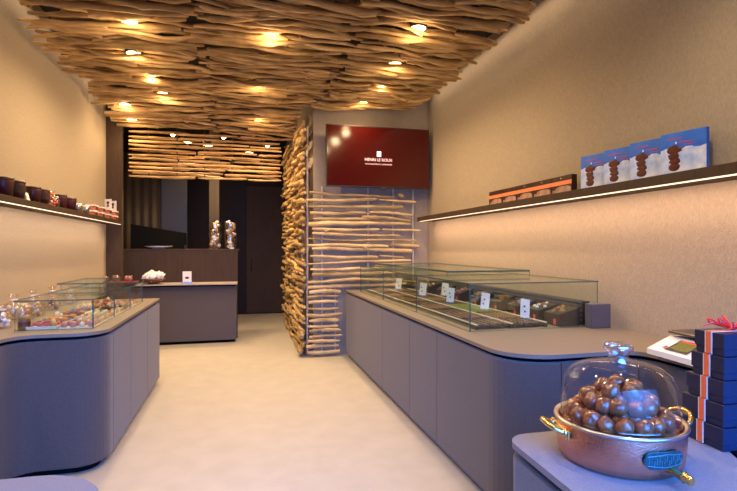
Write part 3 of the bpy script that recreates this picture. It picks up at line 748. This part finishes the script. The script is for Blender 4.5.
MB().lathe([(0, 0), (.09, 0), (.10, .01), (.21, .04), (.215, .046), (.10, .018), (0, .015)], 28).obj('dish', M['white'], sd)
for i, x in enumerate((-.44, -.19)):
    t = thing('glass_vase', ['tall glass vase with wrapped sweets left on the bar ledge', 'tall glass vase with wrapped sweets at the right end of the ledge'][i], 'vase', (x, 8.78, 1.486), i, 'glass vases on the bar ledge'); t.scale = (1.3, 1.3, 1.18)
    pr_ = [(.0, .0), (.06, 0), (.07, .02), (.075, .12), (.09, .2), (.07, .26), (.085, .33), (.08, .38)] if i == 0 else [(0, 0), (.065, 0), (.075, .05), (.08, .2), (.07, .28), (.075, .38)]
    MB().lathe(pr_, 20).obj('glass_body', M['vase'], t)
    c_ = MB()
    for q in range(26):
        a = random.uniform(0, 6.28); rr = random.uniform(.01, .05); c_.ball((rr*math.cos(a), rr*math.sin(a), .03+.36*q/26), random.uniform(.02, .028), 7, 5, mi=q % 3, rough=.9, seed=q)
    tag(c_.obj('filling', [M['silver'], M['card'], SW[6]], t), kind='stuff')
tag(bx(-.20, -.13, 8.64, 8.655, 1.486, 1.51).obj('name_tag', M['card']), 'tiny white tag at the foot of the right glass vase', 'card')
# red trays with glasses left of the bowl
rt = thing('serving_tray', 'thin red tray on a stand beyond the left counter', 'tray', (-1.62, 7.6, 0))
bx(-.24, .18, -.2, .2, 1.01, 1.03, b=.004).obj('tray_top', SW[1], rt); bx(-.2, .14, -.16, .16, .0, 1.009).obj('stand', M['brown'], rt)
pr = None
for i, (x, y) in enumerate(((-1.80, 7.5), (-1.72, 7.66), (-1.66, 7.5), (-1.57, 7.66), (-1.50, 7.5))):
    lb = '%s small glass pot of sweets from the left wall on the red tray' % ordn[i].replace('nearest', 'first')
    if pr is None:
        pr = thing('glass_pot', lb, 'pot', (x, y, 1.031), 0, 'glass pots on the red tray')
        MB().lathe([(0, .0), (.034, 0), (.038, .085), (.034, .085), (.030, .008)], 14).obj('glass_body', M['vase'], pr)
        MB().ball((0, 0, .045), .03, 10, 6, rough=.4).obj('filling', SW[0], pr)
    else: dup(pr, (x, y, 1.031), 0, lb)

# ---------------------------------------------------------------- right shelf goods
ZS2 = 1.936
blue = None
spec = [(3.32, 2.52), (3.07, 2.52), (2.82, 2.52), (2.565, 2.52)]
lbs = ['farthest small blue printed box on the right shelf', 'second blue printed box from the brown boxes', 'third blue printed box from the brown boxes', 'nearest and largest-looking blue printed box on the right shelf']
for i, (px, x) in enumerate(spec):
    y = px; Wd, Hd, Dp = .27, .262, .03
    rz = math.radians(-77)
    if blue is None:
        t = blue = thing('printed_box', lbs[i], 'box', (x, y, ZS2), rz, 'blue printed boxes on the right shelf')
        bx(0, Wd, 0, Dp, 0, Hd, b=.002).obj('carton', M['skyblue'], t)
        m = MB(); nn = 16; top = [(Wd*k/nn, Hd*.62+.006*math.sin(k*.8)+.012*noise.noise(Vector((k*.7, 2, 0)))) for k in range(nn+1)]
        m.add([(0.001, -.0006, .002)]+[(min(max(a, .001), Wd-.001), -.0006, b) for a, b in top]+[(Wd-.001, -.0006, .002)], [tuple(range(nn+3))][::1]); m.obj('cloud_print', M['cloud'], t)
        m = MB()
        for (cx, cz, ww, hh) in ((.085, .158, .046, .026), (.080, .118, .034, .022), (.088, .088, .036, .018), (.085, .055, .036, .025)):
            m.ball((cx, -.001, cz), 1, 12, 8, sq=(ww, .0012, hh), rough=.25, seed=cz*9)
        m.obj('chocolate_print', M['printbrown'], t)
        m = MB(); m.box(.04, .13, -.0012, -.0002, .222, .228); m.box(.115, .19, -.0012, -.0002, .196, .201); m.box(.14, .205, -.0012, -.0002, .180, .184); m.obj('lettering_lines', M['printred'], t)
        m = MB(); m.ball((.095, -.001, .198), 1, 8, 6, sq=(.005, .001, .008)); m.obj('white_mark', M['card'], t)
    else: dup(blue, (x, y, ZS2), rz, lbs[i])
bb = None
ends = [ypx(489, 2.52), ypx(572, 2.52)]
n = 5
for i in range(n):
    ya = ends[0]+(ends[1]-ends[0])*i/n; L = (ends[0]-ends[1])/n-.004
    lb = ['farthest brown gift box with orange band on the right shelf', 'second brown orange-banded box from the far end of the row', 'middle brown orange-banded box of the row of five', 'fourth brown orange-banded box, second nearest in the row', 'nearest brown orange-banded box, beside the blue boxes'][i]
    if bb is None:
        t = bb = thing('gift_box', lb, 'box', (2.52, ya, ZS2), -PI/2, 'brown orange-banded boxes on the right shelf')
        bx(0, L, 0, .05, 0, .15, b=.002).obj('carton', M['boxbrown'], t)
        bx(0.0, L, -.0015, -.0002, .075, .108).obj('orange_band', M['band'], t)
        m = MB(); m.box(.02, L*.98, -.0012, -.0001, .015, .04)
        m.ball((L*.6, -.0005, .045), 1, 12, 8, sq=(L*.38, .0012, .022)); m.obj('picture_print', M['boxpic'], t)
        m = MB(); m.box(L*.5-.012, L*.5+.012, -.0012, -.0001, .125, .135); m.box(L*.5-.004, L*.5+.004, -.0012, -.0001, .136, .143); m.obj('silver_mark', M['silver'], t)
    else: dup(bb, (2.52, ya, ZS2), -PI/2, lb)

# ---------------------------------------------------------------- pedestals in the foreground
def pedestal(label, poly, rads, ztop, m_top, m_body):
    p = fillet(poly, rads, 12); t = thing('display_pedestal', label, 'pedestal', (0, 0, 0))
    def ins(e):
        c = [p[-1]]+p+[p[0]]; return offset(c, e)[1:-1]
    area_ = sum(p[i][0]*p[(i+1) % len(p)][1]-p[(i+1) % len(p)][0]*p[i][1] for i in range(len(p)))
    s_ = 1 if area_ > 0 else -1
    MB().prism(p, ztop-.018, ztop).obj('top_slab', m_top, t)
    MB().prism(ins(s_*.03), ztop-.045, ztop-.018).obj('shadow_gap', M['black'], t)
    MB().prism(ins(s_*.004), .05, ztop-.045).obj('body', m_body, t)
    MB().prism(ins(s_*.05), 0, .05).obj('plinth', M['black'], t)
M['pedtop'] = mat('grey_felt_top', (.20, .18, .195), .7, var=.12, scale=220, bump=.1, bscale=400, spec=.35)
pedestal('grey felt display pedestal with rounded corner carrying the copper pot', [(.735, .55), (.785, 1.395), (1.49, 1.395), (1.03, .55)], [.05, .075, .03, .05], .92, M['pedtop'], M['felt'])
pedestal('dark blue display pedestal beneath the overhanging navy gift boxes', [(1.065, .55), (1.525, 1.395), (2.05, 1.395), (2.05, .55)], [.02, .02, .03, .03], .92, M['bluefelt'], M['bluefelt'])
pedestal('round-cornered grey felt pedestal at the bottom left by the window', [(-1.2, .5), (-1.2, 1.49), (-.33, 1.49), (-.33, .5)], [.05, .2, .2, .05], .90, M['pedtop'], M['felt'])

# ---------------------------------------------------------------- copper pot
PX, PY, PZ, R = 1.0145, 1.177, .921, .195
pot = thing('copper_pot', 'hammered copper pot with brass handles on the grey pedestal', 'pot', (PX, PY, PZ)); pot.scale = (.857, .857, 1)
H = .105
MB().lathe([(0, 0), (.170, 0), (.180, .006), (.185, .022), (.190, .06), (R-.003, H-.004), (R-.003, H), (R-.009, H), (R-.012, H-.006), (.18, .05), (.168, .02), (.15, .012), (0, .012)], 72).obj('body', M['copper'], pot)
MB().lathe([(R-.010, H), (R-.001, H-.003), (R+.003, H+.001), (R+.001, H+.006), (R-.008, H+.006), (R-.013, H+.002)], 72).obj('rim', M['tin'], pot)
def place(m, ang, r, z): m.T = Matrix.Translation((r*math.cos(ang), r*math.sin(ang), z)) @ Matrix.Rotation(ang, 4, 'Z'); return m
camang = math.atan2(-PY, -PX)
def loop_handle(ang, name, reach=.05, half=.055, z=.082, lift=.02):
    m = place(MB(), ang, R-.004, z); pts = []
    for k in range(15):
        q = PI*k/14; pts.append((.004+reach*math.sin(q)**.7, -half*math.cos(q), lift*math.sin(q)))
    m.tube(pts, .0075, 10)
    for sg in (-1, 1): m.ball((.004, sg*half, 0), .012, 10, 7)
    m.obj(name, M['brass'], pot)
    m = place(MB(), ang, R-.004, z); m.box(-.004, .004, -half-.016, half+.016, -.016, .010, b=.002)
    m.obj('handle_plate', M['brass'], pot)
loop_handle(camang-math.radians(62), 'handle', .05, .05)
loop_handle(camang+math.radians(128), 'handle', .055, .055, .085, .03)
# plaque curved on the pot, and the brass tube handle below it
pa = camang+math.radians(38)
m = MB(); rings = []; nn = 24
for k in range(nn+1):
    s_ = -1+2*k/nn; hh = .0215*(1-abs(s_)**6)**.5 if abs(s_) < 1 else .001; hh = max(hh, .004)
    q = pa+s_*.064/R*1.0; rr = .1945
    rings.append([(rr*math.cos(q), rr*math.sin(q), .058-hh), ((rr+.004)*math.cos(q), (rr+.004)*math.sin(q), .058-hh), ((rr+.006)*math.cos(q), (rr+.006)*math.sin(q), .058+hh), (rr*math.cos(q), rr*math.sin(q), .058+hh)])
m.loft(rings, True, 0, False); pq = m.obj('name_plaque', M['teal'], pot)
m = MB()
for k in range(15):
    q = pa+(-.052+.104*k/14)/R; rr = .2005; zz = .058+.006*math.sin(k*2.1)
    m.tube([(rr*math.cos(q), rr*math.sin(q), zz-.007), (rr*math.cos(q+.01), rr*math.sin(q+.01), zz+.007)], .0011, 5)
for e in (-.016, .016):
    m.tube([((.2005)*math.cos(pa+a), (.2005)*math.sin(pa+a), .058+e*(1-abs(a)/.9)) for a in [(-.055+.11*k/10)/R for k in range(11)]], .0012, 5)
m.obj('relief', M['tealhi'], pq)
ha = camang+math.radians(43)
m = place(MB(), ha, R-.012, .034)
m.tube([(0, 0, 0), (.02, 0, 0), (.055, .0, -.002), (.058, 0, -.002), (.062, 0, -.002), (.082, 0, -.004)], [.011, .0095, .0125, .0145, .0115, .0105], 16); m.obj('spout_handle', M['brass'], pot)

# glass dome
dm = thing('glass_dome', 'clear glass dome lid covering the glazed chestnuts', 'dome', (PX, PY, PZ+H+.0065)); dm.scale = (.875, .875, .92)
prof = [(.1720, 0), (.1725, .004), (.1720, .045), (.169, .080), (.162, .108), (.149, .131), (.130, .147), (.10, .158), (.06, .164), (.02, .166)]
MB().lathe(prof, 72).obj('cover', M['dome'], dm)
MB().lathe([(.1722, .0), (.1745, .002), (.1722, .005)], 72).obj('rim', M['vase'], dm)
MB().lathe([(.034, .165), (.029, .174), (.029, .186), (.037, .198), (.044, .204), (.044, .215), (.038, .221), (0, .223)], 28).obj('knob', M['knob'], dm)

# chestnuts
pc = []
for q in range(6):
    m = MB(); m.ball((0, 0, 0), .0265, 16, 11, rough=.20, seed=q*1.7, sq=(1, .92, .86)); pc.append(m.obj('glazed_chestnut', M['chest']))
pos = []
def tryadd(x, y, z): pos.append((x, y, z))
for lv, (rad, z, n_) in enumerate(((.150, .037, 20), (.106, .037, 14), (.06, .037, 8), (.015, .037, 1), (.152, .078, 20), (.108, .080, 14), (.06, .080, 8), (.012, .08, 1), (.134, .118, 17), (.088, .122, 11), (.042, .122, 5), (.092, .155, 12), (.048, .160, 7), (.0, .163, 1), (.05, .188, 5))):
    for k in range(n_):
        a = 2*PI*k/n_+lv*.7+random.uniform(-.04, .04); rad_ = rad*.85; tryadd(rad_*math.cos(a)+random.uniform(-.002, .002), rad_*math.sin(a)+random.uniform(-.002, .002), z+random.uniform(-.003, .003))
lev = lambda z: 'in the bottom layer of' if z < .06 else 'in the second layer of' if z < .1 else 'in the middle of' if z < .14 else 'high up in' if z < .18 else 'near the top of' if z < .215 else 'on the very top of'
for i, (x, y, z) in enumerate(pos):
    o = pc[i] if i < 6 else pc[i % 6].copy()
    if i >= 6: COL.objects.link(o)
    o.location = (PX+x, PY+y, PZ+z); o.rotation_euler = (random.uniform(0, 6), random.uniform(0, 6), random.uniform(0, 6)); s_ = random.uniform(.92, 1.06); o.scale = (s_, s_, s_)
    a = (math.atan2(y, x)-camang+PI) % (2*PI)-PI; sd_ = 'front' if abs(a) < .8 else 'back' if abs(a) > 2.35 else ('right' if a > 0 else 'left')
    tag(o, 'glossy brown glazed chestnut %s the heap, %s side' % (lev(z), sd_), 'chestnut', 'chestnuts %s the heap, %s side' % (lev(z), sd_))

# ---------------------------------------------------------------- navy gift boxes
bl = ['lowest and largest navy gift box with orange ribbon', 'navy gift box second from the bottom of the stack', 'middle navy gift box of the stack of five', 'navy gift box second from the top of the stack', 'topmost navy gift box, tied with a red bow']
z = .921
for i in range(5):
    wx = .26-.012*i; wy = .156-.0135*i; ox = 1.320+.002*i; oy = 1.125+.001*i; hh = .0665
    t = thing('gift_box', bl[i], 'box', (ox, oy, z), math.radians(-2-random.uniform(0, 2)), 'navy gift boxes stacked beside the copper pot')
    bx(.003, wx-.003, .003, wy-.003, 0, hh*.45, b=.002).obj('carton', M['navy'], t)
    bx(0, wx, 0, wy, hh*.3, hh-.0012, b=.002).obj('lid', M['navy'], t)
    c = wy*.50; rw = .0125
    def rib(a, e, m_, nm, off):
        m = MB(); m.box(-.001-off, -.0001, c+a, c+e, .002, hh-.0005+off*0); m.box(-.001-off, wx+.001, c+a, c+e, hh-.0012, hh-.0004+off)
        return m.obj(nm, m_, t)
    r_ = rib(-rw, rw, M['white'], 'ribbon', 0); m = MB(); m.box(-.0022, -.001, c-rw*.66, c+rw*.66, .0021, hh-.0004); m.box(-.0022, wx, c-rw*.66, c+rw*.66, hh-.0004, hh+.0001)
    m.obj('orange_stripe', M['orange'], r_)
    z += hh+.0005
    if i == 4:
        m = MB(); cx, cy = .085, c
        for a in range(7):
            q = a*.9+.3; L = .045+.01*(a % 3)
            pts = [(cx, cy, hh+.003)]+[(cx+math.cos(q)*L*math.sin(PI*k/8)*1.0, cy+math.sin(q)*L*math.sin(PI*k/8), hh+.003+.028*math.sin(PI*k/8)*(1 if k < 5 else .55)+.006*(a % 2)) for k in range(1, 8)]+[(cx, cy, hh+.004)]
            m.tube(pts, .0028, 6)
        for q in (2.6, 4.0, .4): m.tube([(cx, cy, hh+.004), (cx+math.cos(q)*.05, cy+math.sin(q)*.04, hh+.022), (cx+math.cos(q)*.085, cy+math.sin(q)*.06, hh+.012)], .0026, 6)
        m.ball((cx, cy, hh+.008), .010, 8, 6); m.obj('bow', M['red'], t)

# ---------------------------------------------------------------- weighing scale
sx_, sy_ = 2.20, 2.00
sc = thing('weighing_scale', 'white shop weighing scale with dark steel platform behind the navy boxes', 'scale', (2.265, 2.05, ZR+.001), math.radians(-4)); sc.scale = (1.05, 1, 1.25)
b = MB(); b.loft([[(-.165, -.17, .012), (-.165, .17, .012), (-.165, .17, .035), (-.165, -.17, .035)], [(-.03, -.17, .008), (-.03, .17, .008), (-.03, .17, .085), (-.03, -.17, .085)], [(.16, -.17, .008), (.16, .17, .008), (.16, .17, .085), (.16, -.17, .085)]], True, 0, False)
b.obj('body', M['white'], sc)
def onslope(u, v, e): return (-.165+.135*u - .05/.144*e*.35, v, .035+.05*u+e)
b = MB(); b.add([onslope(.15, -.07, .002), onslope(.85, -.07, .002), onslope(.85, .07, .002), onslope(.15, .07, .002)], [(0, 1, 2, 3)]); b.add([onslope(.15, -.07, .0), onslope(.85, -.07, .0), onslope(.85, .07, .0), onslope(.15, .07, .0)], [(3, 2, 1, 0)]); b.obj('display_frame', M['lampbody'], sc)
b = MB(); b.add([onslope(.72, -.06, .004), onslope(.82, -.06, .004), onslope(.82, .055, .004), onslope(.72, .055, .004)], [(0, 1, 2, 3)]); b.add([onslope(.2, .075, .003), onslope(.35, .075, .003), onslope(.35, .095, .003), onslope(.2, .095, .003)], [(0, 1, 2, 3)]); b.obj('red_mark', M['lcdred'], sc)
b = MB(); b.add([onslope(.24, -.06, .004), onslope(.72, -.06, .004), onslope(.72, .05, .004), onslope(.24, .05, .004)], [(0, 1, 2, 3)]); b.obj('display', M['lcd'], sc)
bx(-.05, .185, -.165, .165, .098, .110, b=.004).obj('platform', M['steel'], sc)
bx(.0, .12, -.08, .08, .085, .098).obj('platform_support', M['lampbody'], sc)
f_ = MB()
for a in (-.12, .12):
    for b_ in (-.13, .13): f_.lathe([(0, 0), (.012, 0), (.012, .009), (0, .009)], 10, (a, b_, 0))
f_.obj('feet', M['lampbody'], sc)
